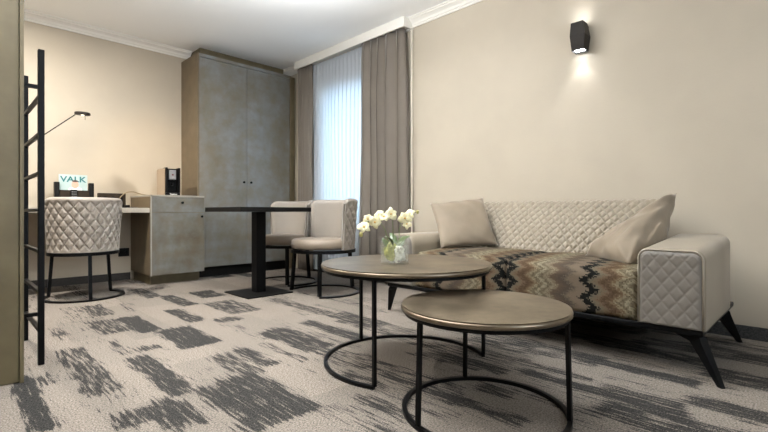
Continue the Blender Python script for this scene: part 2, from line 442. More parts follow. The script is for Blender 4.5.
obj('pane', box(XS + .145, XS + .151, W1[0] + .04, W1[1] - .04, W1[2] + .04, W1[3] - .04), 'pane', w1)
w2 = struct(obj('window_2', frame_bm(W2[0], W2[1], W2[2], W2[3], Y0 - .07, Y0 - .02, 'y', mull=(1.25,)), 'alu'))
obj('pane', box(W2[0] + .04, W2[1] - .04, Y0 - .05, Y0 - .044, W2[2] + .04, W2[3] - .04), 'pane', w2)
# skirting and crown moulding
struct(obj('baseboard_back', box(X0, 1.40, YD - .012, YD, 0, .075), 'base'))
struct(obj('baseboard_right', box(XS - .012, XS, Y0, 4.7, 0, .072), 'carpetbase'))
struct(obj('baseboard_left', box(X0, X0 + .012, Y0, YD, 0, .075), 'base'))
crown = [(0, 0), (0, -.078), (.010, -.078), (.012, -.062), (.020, -.058), (.030, -.040), (.048, -.026), (.060, -.020), (.062, -.010), (.075, -.008), (.075, 0)]
struct(obj('trim_1', prism([(YD - a, ZC + b) for a, b in crown], 'x', X0, 2.02), 'crown'))
struct(obj('trim_2', prism([(XS - a, ZC + b) for a, b in crown], 'y', Y0, YD), 'crown'))

# ------------------------------------------------------------------ wardrobe
WX0, WXM, WX1, WY = 1.925, 2.498, 3.096, 4.75
t = thing('wardrobe', 'tall bronze-grey concrete-look wardrobe with two doors reaching nearly to the ceiling', 'wardrobe', (WX0, WY, 0))
def loc(bm, o):
    bmesh.ops.translate(bm, verts=bm.verts, vec=-Vector(o)); return bm
WO = (WX0, WY, 0)
obj('side_panel', loc(box(WX0, WX0 + .019, WY - .004, YD - .003, 0, 2.42), WO), 'lamside', t, bevel=.001)
obj('side_panel', loc(box(WX1 - .019, WX1, WY - .004, YD - .003, 0, 2.42), WO), 'lamside', t, bevel=.001)
bm = box(WX0 + .02, WX1 - .02, WY + .025, YD - .004, .11, 2.40)
obj('body', loc(bm, WO), 'lamside', t)
obj('top_rail', loc(box(WX0 + .02, WX1 - .02, WY - .004, WY + .024, 2.385, 2.42), WO), 'lam', t)
obj('plinth', loc(box(WX0 + .02, WX1 - .02, WY + .05, WY + .07, 0, .105), WO), 'blackmatt', t)
for a, b, hx in ((WX0 + .022, WXM - .002, WXM - .045), (WXM + .002, WX1 - .022, WXM + .045)):
    d = obj('door', loc(box(a, b, WY, WY + .02, .115, 2.38), WO), 'lam', t, bevel=.0015)
    bm = cyl((0, 0, 0), 0, 0, n=16, rings=[(.005, 0), (.005, .014), (.013, .016), (.013, .026), (.010, .028)])
    bmesh.ops.rotate(bm, verts=bm.verts, matrix=Matrix.Rotation(R(90), 3, 'X')); bmesh.ops.translate(bm, verts=bm.verts, vec=(hx, WY, 1.055))
    obj('knob', loc(bm, WO), 'black', d, smooth=True)
obj('ceiling_filler', loc(box(2.03, XS - .08, 4.94, YD - .003, 2.421, ZC - .002), WO), 'lamdark', t)
obj('side_filler', loc(box(WX1 + .001, XS - .013, WY + .03, WY + .05, 0, 2.42), WO), 'lamdark', t)

# ------------------------------------------------------------------ desk cabinet + desk
CX0, CX1, CY = 1.403, 1.920, 4.56
CO = (CX0, CY, 0)
t = thing('desk_cabinet', 'low concrete-look cabinet with one drawer over a door, left of the wardrobe', 'cabinet', CO)
obj('side_panel', loc(box(CX0, CX0 + .018, CY, YD - .014, .095, .860), CO), 'lamside', t, bevel=.001)
obj('front_edging', loc(box(CX0, CX0 + .012, CY - .003, CY + .001, .095, .877), CO), 'edge', t)['label'] = 'pale edging strip'
obj('body', loc(box(CX0 + .019, CX1 - .001, CY + .022, YD - .014, .097, .858), CO), 'lamside', t)
obj('top', loc(box(CX0, CX1, CY - .003, YD - .003, .861, .877), CO), 'edge', t, bevel=.001)
obj('plinth', loc(box(CX0 + .03, CX1 - .02, CY + .10, YD - .02, 0, .096), CO), 'lamdark', t)
dr = obj('drawer', loc(box(CX0 + .0135, CX1 - .001, CY, CY + .02, .710, .857), CO), 'lampale', t, bevel=.001)
dd = obj('door', loc(box(CX0 + .0135, CX1 - .001, CY, CY + .02, .099, .705), CO), 'lampale', t, bevel=.001)
for par, hx, hz in ((dr, 1.695, .805), (dd, 1.888, .665)):
    bm = cyl((0, 0, 0), 0, 0, n=16, rings=[(.005, 0), (.005, .014), (.012, .016), (.012, .026), (.010, .028)])
    bmesh.ops.rotate(bm, verts=bm.verts, matrix=Matrix.Rotation(R(90), 3, 'X')); bmesh.ops.translate(bm, verts=bm.verts, vec=(hx, CY, hz))
    obj('knob', loc(bm, CO), 'black', par, smooth=True)
t = thing('desk', 'long pale wall desk top running left from the low cabinet', 'desk', (-.6, 4.58, 0))
obj('desktop', loc(box(-.6, CX0 - .001, 4.58, YD - .003, .705, .75), (-.6, 4.58, 0)), 'desk', t, bevel=.0015)
obj('side_panel', loc(box(-.6, -.56, 4.60, YD - .014, 0, .704), (-.6, 4.58, 0)), 'lamside', t)
t = thing('wall_socket', 'black double socket on the wall below the desk', 'socket', (1.345, YD, .29))
obj('cover_plate', box(-.055, .045, -.012, 0, -.043, .043), 'blackmatt', t, bevel=.003)
for sx in (-.03, .02): obj('outlet', cyl((sx, 0, 0), .017, .003, n=20), 'black', t).matrix_local = Matrix.Translation((0, -.012, 0)) @ Matrix.Rotation(R(90), 4, 'X')

# tall cabinet at the left edge of the frame
PO = (-.60, 2.357, 0)
t = thing('tall_cabinet', 'full-height bronze-brown cabinet filling the left edge of the photo', 'cabinet', PO)
obj('side_panel', loc(box(.224, .238, 2.353, 3.15, 0, ZC - .003), PO), 'lamdark', t, bevel=.001)
obj('body', loc(box(-.60, .223, 2.382, 3.15, 0, ZC - .003), PO), 'lamside', t)
obj('door', loc(box(-.19, .2215, 2.360, 2.380, .004, ZC - .006), PO), 'lamdark', t, bevel=.001)
obj('door', loc(box(-.60, -.193, 2.360, 2.380, .004, ZC - .006), PO), 'lamdark', t, bevel=.001)

# ladder
LX = .322
LO = (LX, 2.565, 0)
t = thing('bunk_ladder', 'black steel bunk ladder standing beside the tall cabinet', 'ladder', LO)
for yy in (2.575, 3.125): obj('rail', loc(box(LX - .012, LX + .012, yy - .014, yy + .014, 0, 1.46), LO), 'black', t, bevel=.002)
for z in (1.249, 1.073, .890, .717, .523, .333, .153):
    obj('rung', loc(box(LX - .009, LX + .009, 2.589, 3.111, z - .008, z + .008), LO), 'black', t, bevel=.002)
for z in (1.286, .236):
    for yy in (2.575, 3.125): obj('bracket', loc(box(.2385, LX - .0125, yy - .010, yy + .010, z - .008, z + .008), LO), 'black', t)

# ------------------------------------------------------------------ things on the desk
lb = at(14, 200, 3.85); lb = Vector((.44, 4.92, .75))
t = thing('desk_lamp', 'black reading lamp with thin slanting arm and round disc head', 'lamp', lb)
hd = Vector((.883, 4.70, 1.578)) - lb; el = Vector((0, 0, 1.215 - .75))
obj('base', cyl((0, 0, 0), .085, .018, n=40), 'black', t, bevel=.003)
obj('pole', tube([(0, 0, .018), el], .007), 'black', t, smooth=True)
obj('arm', tube([el, hd + Vector((-.05, .02, .0))], .0045), 'black', t, smooth=True)
sh = obj('lamp_head', cyl((0, 0, 0), 0, 0, n=48, rings=[(.052, 0), (.060, .003), (.060, .020), (.054, .024)]), 'bronze', t, smooth=False)
sh.location = hd; sh.rotation_euler = (R(3), 0, 0)
g = obj('diffuser', cyl((0, .0, -.002), .012, .002, n=24), 'glow_warm', sh)
obj('touch_pin', tube([(.02, .0, -.004), (.02, 0, -.04)], .002), 'bronze', t).location = hd

SO = (.865, 4.95, .75)
t = thing('stationery_holder', 'dark stationery holder with two black posts holding the hotel magazine', 'holder', SO)
obj('post', box(-.152, -.115, -.03, .03, 0, .235), 'blackmatt', t, bevel=.003)
obj('post', box(.115, .152, -.03, .03, 0, .235), 'blackmatt', t, bevel=.003)
obj('front_panel', box(-.114, .114, -.03, -.018, 0, .163), 'brownleather', t, bevel=.002)
obj('back_panel', box(-.114, .114, .018, .03, 0, .16), 'brownleather', t, bevel=.002)
mg = thing('magazine', 'hotel magazine with pale blue cover and teal VALK title standing in the holder', 'magazine', (SO[0] - .006, SO[1] - .002, .752))
obj('cover', box(-.112, .108, -.004, .004, .0, .305), 'paper', mg)
def text(s, size, mat, parent, mtx, name='lettering', ext=.0004):
    c = bpy.data.curves.new('txt', 'FONT'); c.body = s; c.size = size; c.align_x = 'CENTER'; c.extrude = ext; c.offset = size * .02
    o = bpy.data.objects.new('txt', c); col.objects.link(o); dg = bpy.context.evaluated_depsgraph_get()
    me = bpy.data.meshes.new_from_object(o.evaluated_get(dg)); bpy.data.objects.remove(o)
    me.materials.clear(); me.materials.append(M[mat]); me.transform(mtx)
    n = bpy.data.objects.new(name, me); col.objects.link(n); n.parent = parent; return n
face = Matrix.Rotation(R(90), 4, 'X')
text('VALK', .073, 'teal', mg, Matrix.Translation((-.002, -.005, .238)) @ face @ Matrix.Diagonal((1.12, 1, 1, 1)), 'title_lettering')
def disc(cx, cz, rx, rz, y0=-.0055, n=24): return prism([(cx + rx * math.cos(2 * PI * i / n), cz + rz * math.sin(2 * PI * i / n)) for i in range(n)], 'y', y0, y0 + .0015)
o = obj('portrait', disc(.012, .215, .028, .036), 'skin', mg); o['label'] = 'printed portrait of a face'
obj('portrait_hair', disc(.012, .246, .024, .010, -.0065), 'hair', mg)
obj('portrait_shoulders', disc(.012, .168, .055, .022, -.0045), 'white', mg)
rm = thing('remote_control', 'small dark remote control propped against the holder front', 'remote', (SO[0] - .01, SO[1] - .046, .752))
obj('casing', box(-.026, .026, -.009, .009, 0, .165), 'blackmatt', rm, bevel=.004)
bm = bmesh.new()
for i in range(3):
    for j in range(6): box(-.019 + i * .014, -.009 + i * .014, -.0105, -.009, .035 + j * .021, .044 + j * .021, bm)
obj('keypad', bm, 'keygrey', rm)

BO = (1.21, YD - .085, .75)
t = thing('outlet_box', 'dark brown desk outlet box against the wall right of the magazine', 'outlet box', BO)
obj('housing', box(-.118, .118, -.04, .04, 0, .150), 'brownleather', t, bevel=.004)
for i in range(3): obj('outlet', cyl((0, 0, 0), .022, .004, n=24), 'black', t).matrix_local = Matrix.Translation((-.07 + i * .07, -.040, .095)) @ Matrix.Rotation(R(90), 4, 'X')
# cable
p0 = at(123, 206, 4.35); p0.z = .758
pts = [(1.205, 4.985, .757), (1.225, 4.96, .80), (1.25, 4.96, .86), (1.30, 4.96, .905), (1.36, 4.95, .915), (1.41, 4.95, .90), (1.46, 4.94, .888), (1.52, 4.94, .883), (1.56, 4.93, .884)]
def smoothpts(p, k=6):
    p = [Vector(q) for q in p]; out = []
    for i in range(len(p) - 1):
        a = p[max(i - 1, 0)]; b = p[i]; c = p[i + 1]; d = p[min(i + 2, len(p) - 1)]
        for j in range(k):
            s = j / k; out.append(.5 * ((2 * b) + (c - a) * s + (2 * a - 5 * b + 4 * c - d) * s * s + (3 * b - a - 3 * c + d) * s ** 3))
    out.append(p[-1]); return out
tag(obj('power_cable', tube(smoothpts(pts), .005), 'cable', smooth=True), 'thin brown cable looping from the desk up to the coffee machine', 'cable')
t = thing('power_adapter', 'small black power adapter and plug lying on the desk by the cabinet', 'adapter', (1.235, 4.92, .75))
obj('casing', box(-.03, .03, -.03, .03, 0, .042), 'black', t, bevel=.008, seg=3)
obj('plug', box(.045, .085, -.02, .02, 0, .032), 'black', t, bevel=.008, seg=3)
obj('cord', tube(smoothpts([(.03, 0, .02), (.045, -.03, .008), (.08, -.05, .005), (.13, -.04, .005), (.15, 0, .005), (.1, .02, .006), (.085, .01, .012)]), .003), 'black', t, smooth=True)
t = thing('creamer_cup', 'tiny white cup on the desk beside the black adapter', 'cup', (1.16, 4.90, .75))
obj('body', cyl((0, 0, 0), 0, 0, n=20, rings=[(.012, 0), (.017, .035), (.018, .036)]), 'white', t, smooth=True)

# coffee machine
KO = (1.655, 4.81, .877)
t = thing('coffee_machine', 'black capsule coffee machine with silver panel on the low cabinet', 'coffee machine', KO)
obj('body', box(-.07, .07, -.06, .13, .02, .28), 'black', t, bevel=.008, seg=3)
obj('brown_side_panel', box(-.074, -.071, -.10, .128, .004, .275), 'machineside', t)['label'] = 'brown side panel'  # thin brown sheet along the machine's left side
obj('base', box(-.07, .07, -.13, .13, 0, .030), 'black', t, bevel=.006)
obj('side_frame', box(-.0705, -.052, -.13, -.05, .030, .285), 'black', t, bevel=.005)
obj('side_frame', box(.052, .0705, -.13, -.05, .030, .285), 'black', t, bevel=.005)
sp = obj('display_panel', box(-.036, .036, -.112, -.058, .165, .262), 'silver', t, bevel=.006)
obj('button', box(-.008, .008, -.1135, -.112, .205, .222), 'redprint', sp)
obj('spout', cyl((0, -.09, .105), .012, .03, n=20), 'black', t)
obj('drip_tray', box(-.045, .045, -.128, -.065, .0305, .036), 'blackmatt', t)
text('Tassimo', .021, 'white', t, Matrix.Translation((0, -.1315, .008)) @ Matrix.Rotation(R(90), 4, 'X'), 'brand_lettering')

# ------------------------------------------------------------------ wall lamp
SC = (XS, 1.205, 1.922)
t = thing('wall_sconce', 'dark bronze faceted up-and-down wall light high on the right wall', 'wall lamp', SC)
bm = bmesh.new()
rows = []
for z, x0, x1, ya, yb in ((-.098, -.095, -.012, -.042, .040), (.0, -.118, -.012, -.056, .044), (.098, -.095, -.012, -.036, .046)):
    rows.append([bm.verts.new(p) for p in ((x0, ya, z), (x1, ya, z), (x1, yb, z), (x0, yb, z))])
for a, b in zip(rows, rows[1:]):
    for i in range(4): bm.faces.new((a[i], a[(i + 1) % 4], b[(i + 1) % 4], b[i]))
o = obj('housing', bm, 'bronze', t); o.modifiers.new('s', 'SOLIDIFY').thickness = .004
obj('wall_plate', box(-.0115, 0, -.04, .04, -.08, .08), 'bronze', t)
obj('lower_lens', box(-.088, -.02, -.036, .034, -.086, -.082), 'glow_cool', t)
obj('upper_lens', box(-.088, -.02, -.030, .040, .074, .078), 'glow_cool', t)

# ------------------------------------------------------------------ curtains
PX = 3.049
t = thing('curtain_pelmet', 'white moulded pelmet box above the window curtains', 'pelmet', (PX, 2.785, 2.455))
bm = prism([(0, .0), (0, .093), (XS - .001 - PX, .093), (XS - .001 - PX, .0), (.11, 0), (.11, .02), (.018, .02), (.018, 0)], 'y', .0, 1.82)
obj('pelmet_box', bm, 'crown', t)
obj('end_board', box(.019, .109, 0, .015, .0, .019), 'crown', t)
def curtain(name, y0, y1, x, z0, z1, amp, waves, mat, seed, label, cat='curtain', thick=.0015, n=None, gather=.0):
    rn = random.Random(seed); n = n or int(waves * 14); nz_ = 14
    ph = [rn.uniform(-.5, .5) for _ in range(8)]
    vs = []
    for i in range(n + 1):
        s = i / n
        for j in range(nz_ + 1):
            q = j / nz_; z = z1 + (z0 - z1) * q
            w = 2 * PI * waves * s + .8 * math.sin(3 * s * PI + ph[0]) + .35 * math.sin(7 * s + 2 * q + ph[1])
            A = amp * (.55 + .45 * min(1, q * 5)) * (1 + .3 * math.sin(5 * s + ph[2]))
            yy = y0 + (y1 - y0) * s + .35 * amp * math.sin(2 * w + ph[3]) + gather * (s - .5) * q ** .7
            vs.append((x + A * math.sin(w) + .006 * math.sin(9 * q + 4 * s), yy, z))
    o = obj(name, (vs, gridfaces(n + 1, nz_ + 1)), mat, smooth=True)
    if thick: o.modifiers.new('s', 'SOLIDIFY').thickness = thick
    # origin at the base
    b0 = Vector((x, (y0 + y1) / 2, z0)); o.data.transform(Matrix.Translation(-b0)); o.location = b0
    return tag(o, label, cat, None)
curtain('curtain', 4.30, 4.60, 3.095, .02, 2.473, .022, 5, 'drape', 1, 'narrow taupe-grey drape bunched left of the sheer, beside the wardrobe')
cr = curtain('curtain', 2.825, 3.40, 3.088, .02, 2.470, .046, 5, 'drape', 5, 'wide taupe-grey drape at the right of the window behind the sofa arm', gather=.11)
o = obj('lining_edge', box(.045, .062, -.345, -.340, 0, 2.44), 'lining', cr)
o['label'] = 'pale lining strip at the edge'
curtain('sheer_curtain', 3.42, 4.34, 3.142, .03, 2.470, .019, 15, 'sheer', 9, 'sheer white voile curtain glowing with daylight between the drapes', thick=0, n=420)

# ------------------------------------------------------------------ dining table
TX, TY = 1.965, 3.525
t = thing('dining_table', 'square black pedestal table with thin top between the chairs and the cabinet', 'table', (TX, TY, 0))
obj('tabletop', box(-.335, .325, -.33, .33, .712, .75), 'blackmatt', t, bevel=.002)
obj('pedestal', box(-.045, .045, -.045, .045, .012, .711), 'black', t, bevel=.002)
obj('base_plate', box(-.215, .215, -.215, .215, 0, .011), 'blackmatt', t, bevel=.003)

# ------------------------------------------------------------------ upholstered tub chairs (built facing +x)
def shell_bm():
    A = R(84); nu = 220; nv = 100
    z0, z1 = .385, .828; th = .048
    def rad(z): return .244 + .026 * (z - z0) / (z1 - z0)
    vs = []
    # closed strip in v: outer up, over the top, inner down
    prof_out = nv; top = 8; inn = 16
    K = prof_out + top + inn
    arc = .262 * 2 * A
    for i in range(nu + 1):
        s = i / nu; a = PI + (s - .5) * 2 * A
        e = min(s, 1 - s) * arc                       # distance from the front edge
        taper = min(1, e / .03); tk = th * (.35 + .65 * math.sqrt(taper * (2 - taper))) if e < .03 else th
        ztop = z1 - .012 * (1 - min(1, e / .10)) ** 2 - .035 * (1 - min(1, e / .045)) ** 2
        zt = ztop - tk / 2
        u = (s - .5) * arc
        for k in range(K):
            if k < prof_out:
                q = k / (prof_out - 1); z = z0 + (zt - z0) * q
                edge = min(1, e / .025) * min(1, q * 14) * min(1, (1 - q) * 14)
                r = rad(z) + .004 + quilt(u, z - .6, .075, .098, .0085) * edge
            elif k < prof_out + top:
                b = PI * (k - prof_out + 1) / (top + 1); r = rad(zt) - tk / 2 + math.cos(b) * tk / 2 + .002; z = zt + math.sin(b) * tk / 2
            else:
                q = (k - prof_out - top) / (inn - 1); z = zt + (z0 - zt) * q; r = rad(z) - tk
            ff = 1 if abs(a - PI) < R(62) else 1 + .03 * (abs(a - PI) - R(62)) / R(24)
            vs.append((r * math.cos(a) * 1.0, r * math.sin(a) * ff, z))
    f = gridfaces(nu + 1, K)
    for i in range(nu): f.append((i * K, i * K + K - 1, (i + 1) * K + K - 1, (i + 1) * K))
    f.append(tuple(range(K - 1, -1, -1))); f.append(tuple(nu * K + k for k in range(K)))
    return vs, f
def ringarc(r, z, a0, a1, w, h, n=60, closed=False, sq=True):
    bm = bmesh.new(); rows = []
    m = n if closed else n + 1
    for i in range(m):
        a = a0 + (a1 - a0) * i / n
        rows.append([bm.verts.new(((r + dr) * math.cos(a), (r + dr) * math.sin(a), z + dz)) for dr, dz in ((-w / 2, 0), (w / 2, 0), (w / 2, h), (-w / 2, h))])
    seq = list(zip(rows, rows[1:])) + ([(rows[-1], rows[0])] if closed else [])
    for A_, B_ in seq:
        for i in range(4): bm.faces.new((A_[i], A_[(i + 1) % 4], B_[(i + 1) % 4], B_[i]))
    if not closed: bm.faces.new(rows[0][::-1]); bm.faces.new(rows[-1])
    return bm
def make_chair(name, label, cat, loc_, rz, group):
    t = thing(name, label, cat, loc_, rz, group)
    obj('backrest', shell_bm(), 'quiltfab', t, smooth=True)
    n = 72; prof = [(.02, .388), (.18, .388), (.226, .391), (.236, .40), (.240, .43), (.236, .462), (.222, .475), (.16, .480), (.08, .482), (.02, .482)]
    bm = bmesh.new(); rows = []
    for r, z in prof:
        row = []
        for i in range(n):
            a = 2 * PI * i / n; c, s = math.cos(a), math.sin(a)
            rr = r
            x, y = rr * c, rr * s
            if c > 0: x *= 1.0; k = (abs(c) ** 1.6); x += .012 * k * r / .24
            if x < -.255 * 1.0: pass
            if c < 0: x *= .86; y *= .90 + .10 * (1 - abs(c))
            row.append(bm.verts.new((x, y, z)))
        rows.append(row)
    for a, b in zip(rows, rows[1:]):
        for i in range(n): bm.faces.new((a[i], a[(i + 1) % n], b[(i + 1) % n], b[i]))
    bm.faces.new(rows[0][::-1]); bm.faces.new(rows[-1])
    obj('seat', bm, 'chairfab', t, smooth=True)
    obj('seat_frame', ringarc(.238, .358, 0, 2 * PI, .032, .026, closed=True), 'black', t)
    obj('floor_ring', ringarc(.280, .0, R(54), R(306), .030, .014), 'black', t)
    for a in (R(54), PI, R(306)):
        c, s = math.cos(a), math.sin(a)
        obj('leg', tube([(.276 * c, .276 * s, .013), (.248 * c, .248 * s, .36)], .012, square=True), 'black', t)
    return t
ch = make_chair('dining_chair', 'quilted tub chair with visible left-facing seat, nearest the coffee table', 'chair', (2.40, 3.165, 0), PI - R(7), 'quilted tub chairs')
ch.scale = (1.13, 1.13, 1)
dup(ch, (2.48, 3.90, 0), PI + R(6), 'quilted tub chair partly hidden behind the black pedestal table', 'quilted tub chairs')
dup(ch, (.838, 4.40, 0), R(88), 'quilted tub chair seen from behind, pushed up to the desk', 'quilted tub chairs').scale = (1, 1, 1)

# ------------------------------------------------------------------ coffee tables
def coffee(name, label, loc_, r, h, legs, a0, a1, closed, group, ro=.010):
    t = thing(name, label, 'coffee table', loc_, 0, group)
    obj('tabletop', cyl((0, 0, 0), 0, 0, n=128, rings=[(r - .004, h - .003), (r - .002, h), (r - .03, h + .0006)][::1]), 'top', t)
    b = cyl((0, 0, 0), 0, 0, n=128, rings=[(r - .003, h - .020), (r, h - .018), (r + .001, h - .008), (r - .003, h - .0032)])
    obj('rim', b, 'rim', t, smooth=True)
    obj('top_frame', ringarc(r - .018, h - .034, 0, 2 * PI, .014, .0135, n=96, closed=True), 'black', t)
    obj('floor_ring', ringarc(r - ro, 0, a0, a1, .016, .014, n=96, closed=closed), 'black', t)
    for a in legs:
        rr = r - ro; rt = r - .018
        obj('leg', tube([(rr * math.cos(a), rr * math.sin(a), .0115), (rt * math.cos(a), rt * math.sin(a), h - .034)], .007, square=True), 'black', t)
    return t
coffee('coffee_table', 'larger, taller round bronze-topped nesting table carrying the orchid vase', (1.568, 1.420, 0), .402, .468, (R(82), R(203), R(321)), R(-39), R(203), False, 'round nesting coffee tables', .020)
coffee('coffee_table', 'smaller, lower round bronze-topped nesting table in the foreground', (1.366, .862, 0), .294, .380, (R(48), R(165), R(293)), 0, 2 * PI, True, 'round nesting coffee tables')

# ------------------------------------------------------------------ vase with orchid
VX, VY, VZ = 1.466, 1.397, .4688
TS = .94
t = thing('glass_vase', 'square clear glass vase on the larger coffee table', 'vase', (VX, VY, VZ), R(0))
bm = bmesh.new()
w = .048; h = .105; th = .004
def sqring(hw, z): return [bm.verts.new((a * hw, b * hw, z)) for a, b in ((-1, -1), (1, -1), (1, 1), (-1, 1))]
rows = [sqring(w * .96, 0), sqring(w, h), sqring(w - th, h), sqring(w * .96 - th, .010)]
for a, b in zip(rows, rows[1:]):
    for i in range(4): bm.faces.new((a[i], a[(i + 1) % 4], b[(i + 1) % 4], b[i]))
bm.faces.new(rows[0][::-1]); bm.faces.new(rows[-1])
obj('vase_wall', bm, 'vase', t, bevel=.003)
t = thing('orchid_plant', 'white orchid with arching flower stems growing in the square glass vase', 'plant', (VX, VY, VZ + .0115))
OV = Vector((VX, VY, VZ + .0115))
def blob(c, r, sx, sy, sz, seed):
    bm = bmesh.new(); bmesh.ops.create_icosphere(bm, subdivisions=4, radius=r)
    for v in bm.verts:
        p = v.co.copy(); d = noise.fractal(p * 60 + Vector((seed, 0, 0)), 1, 2, 3) * .004
        v.co = Vector((p.x * sx, p.y * sy, p.z * sz)) * (1 + d / r) + Vector(c)
    return bm
obj('moss', blob((-.012, .010, .046), .033, 1.0, 1.0, 1.35, 1), 'moss', t, smooth=True)
bm = bmesh.new(); rn = random.Random(2)
for i in range(95):
    b2 = bmesh.new(); bmesh.ops.create_icosphere(b2, subdivisions=1, radius=.007 + .003 * rn.random())
    # pebbles crowd the side away from the moss
    while True:
        p = Vector((rn.uniform(-.034, .034), rn.uniform(-.034, .034), .007 + rn.random() * .06))
        if p.x - p.y > .004: break
    bmesh.ops.translate(b2, verts=b2.verts, vec=p); me = bpy.data.meshes.new('x'); b2.to_mesh(me); b2.free(); bm.from_mesh(me); bpy.data.meshes.remove(me)
o = obj('pebble_fill', bm, 'pebble', t, smooth=True); o['kind'] = 'stuff'
stems = {
 'a': [(389, 250, 2.15), (388, 240, 2.15), (384, 228, 2.14), (378, 222, 2.13), (371, 221, 2.12), (365, 224, 2.11), (361, 233, 2.10)],
 'b': [(393, 250, 2.15), (393, 235, 2.15), (392.5, 222, 2.15), (390, 214, 2.14), (385, 212, 2.13)],
 'c': [(397, 250, 2.17), (399, 240, 2.18), (399.5, 229, 2.19), (403, 220, 2.20), (409, 214, 2.21), (417, 212, 2.22)]}
for k, s in stems.items():
    obj('flower_stem', tube(smoothpts([at(p[0], p[1], p[2] * TS) - OV for p in s]), .0022, r1=.0012), 'stem', t, smooth=True)
def petal(bm, c, d, up, L, W, n_):
    side = d.cross(n_).normalized(); K = 7; rows = []
    for i in range(K + 1):
        s = i / K; w_ = W * math.sin(PI * min(1, .08 + s * .92)) ** .7 * (1 if s < 1 else .02)
        b = c + d * L * s + n_ * (.18 * L * math.sin(s * PI) - .12 * L * s)
        rows.append([bm.verts.new(b - side * w_ + n_ * .1 * w_), bm.verts.new(b), bm.verts.new(b + side * w_ + n_ * .1 * w_)])
    for a, b in zip(rows, rows[1:]):
        for i in range(2): bm.faces.new((a[i], a[i + 1], b[i + 1], b[i]))
rn = random.Random(11)
fl_pos = [(364, 227, 2.10, .030), (368, 219, 2.12, .024), (375, 222, 2.11, .031), (379, 215, 2.13, .025), (384, 217, 2.12, .027), (391, 214, 2.13, .030), (405, 218, 2.18, .033), (410, 214, 2.20, .026), (407, 224, 2.18, .024)]
for px, py, tt, sz in fl_pos:
    c = at(px, py, tt * TS) - OV
    n_ = (Vector((-1, -1, .1)) + Vector((rn.uniform(-.8, .8), rn.uniform(-.8, .8), rn.uniform(-.3, .5)))).normalized()
    a = n_.orthogonal().normalized(); b = n_.cross(a)
    bm = bmesh.new(); ph = rn.random() * 6
    for k in range(5):
        an = ph + k * 2 * PI / 5; d = a * math.cos(an) + b * math.sin(an)
        petal(bm, c, d, n_, sz * 1.12 * (1 if k % 2 else .85), sz * 1.12 * (.48 if k in (1, 4) else .34), n_)
    f = obj('flower', bm, 'cream', t, smooth=True); f.modifiers.new('s', 'SOLIDIFY').thickness = .0008
    bm = bmesh.new(); bmesh.ops.create_icosphere(bm, subdivisions=2, radius=sz * .16); bmesh.ops.translate(bm, verts=bm.verts, vec=c + n_ * sz * .15)
    obj('flower_centre', bm, 'orchidc', f, smooth=True)
for px, py, tt, r in ((361, 234.5, 2.10, .009), (417.5, 212, 2.22, .007)):
    bm = bmesh.new(); bmesh.ops.create_icosphere(bm, subdivisions=3, radius=r)
    for v in bm.verts: v.co.z *= 1.3
    bmesh.ops.translate(bm, verts=bm.verts, vec=at(px, py, tt * TS) - OV); obj('bud', bm, 'bud', t, smooth=True)
def leaf(p0, p1, p2, W):
    p0, p1, p2 = [at(p[0], p[1], p[2] * TS) - OV for p in (p0, p1, p2)]; bm = bmesh.new(); rows = []; K = 12
    for i in range(K + 1):
        s = i / K; b = p0 * (1 - s) ** 2 + p1 * 2 * s * (1 - s) + p2 * s * s; d = ((p1 - p0) * (1 - s) + (p2 - p1) * s).normalized()
        side = d.cross(Vector((-.4, -.4, 1)).normalized()).normalized(); up = side.cross(d)
        w_ = W * (math.sin(PI * (.12 + .87 * s)) ** .6)
        rows.append([bm.verts.new(b - side * w_ + up * w_ * .35), bm.verts.new(b), bm.verts.new(b + side * w_ + up * w_ * .35)])
    for a, b in zip(rows, rows[1:]):
        for i in range(2): bm.faces.new((a[i], a[i + 1], b[i + 1], b[i]))
    o = obj('leaf', bm, 'leaf', t, smooth=True); o.modifiers.new('s', 'SOLIDIFY').thickness = .0015
leaf((395, 250, 2.15), (399, 241, 2.15), (410, 236, 2.13), .016)
leaf((394, 250, 2.15), (391, 238, 2.14), (385, 237, 2.08), .018)
leaf((393, 250, 2.16), (396, 238, 2.20), (390, 233, 2.26), .016)
leaf((396, 250, 2.16), (402, 243, 2.2), (404, 236, 2.28), .016)
leaf((392, 250, 2.14), (385, 244, 2.14), (383, 238, 2.16), .014)

# ------------------------------------------------------------------ sofa
SX, SXB, SY0, SY1 = 2.20, 3.10, .346, 2.185
SOF = Vector((SX, 1.262, 0))
sofa = thing('sofa', 'long beige quilted sofa with zigzag-patterned seats against the right wall', 'sofa', SOF)
def sl(bm): return loc(bm, SOF)
AW = .252
fr = bmesh.new()
box(SX + .01, SXB - .02, SY0 + .01, SY1 - .01, .190, .214, fr)
obj('base_frame', sl(fr), 'black', sofa, bevel=.004)
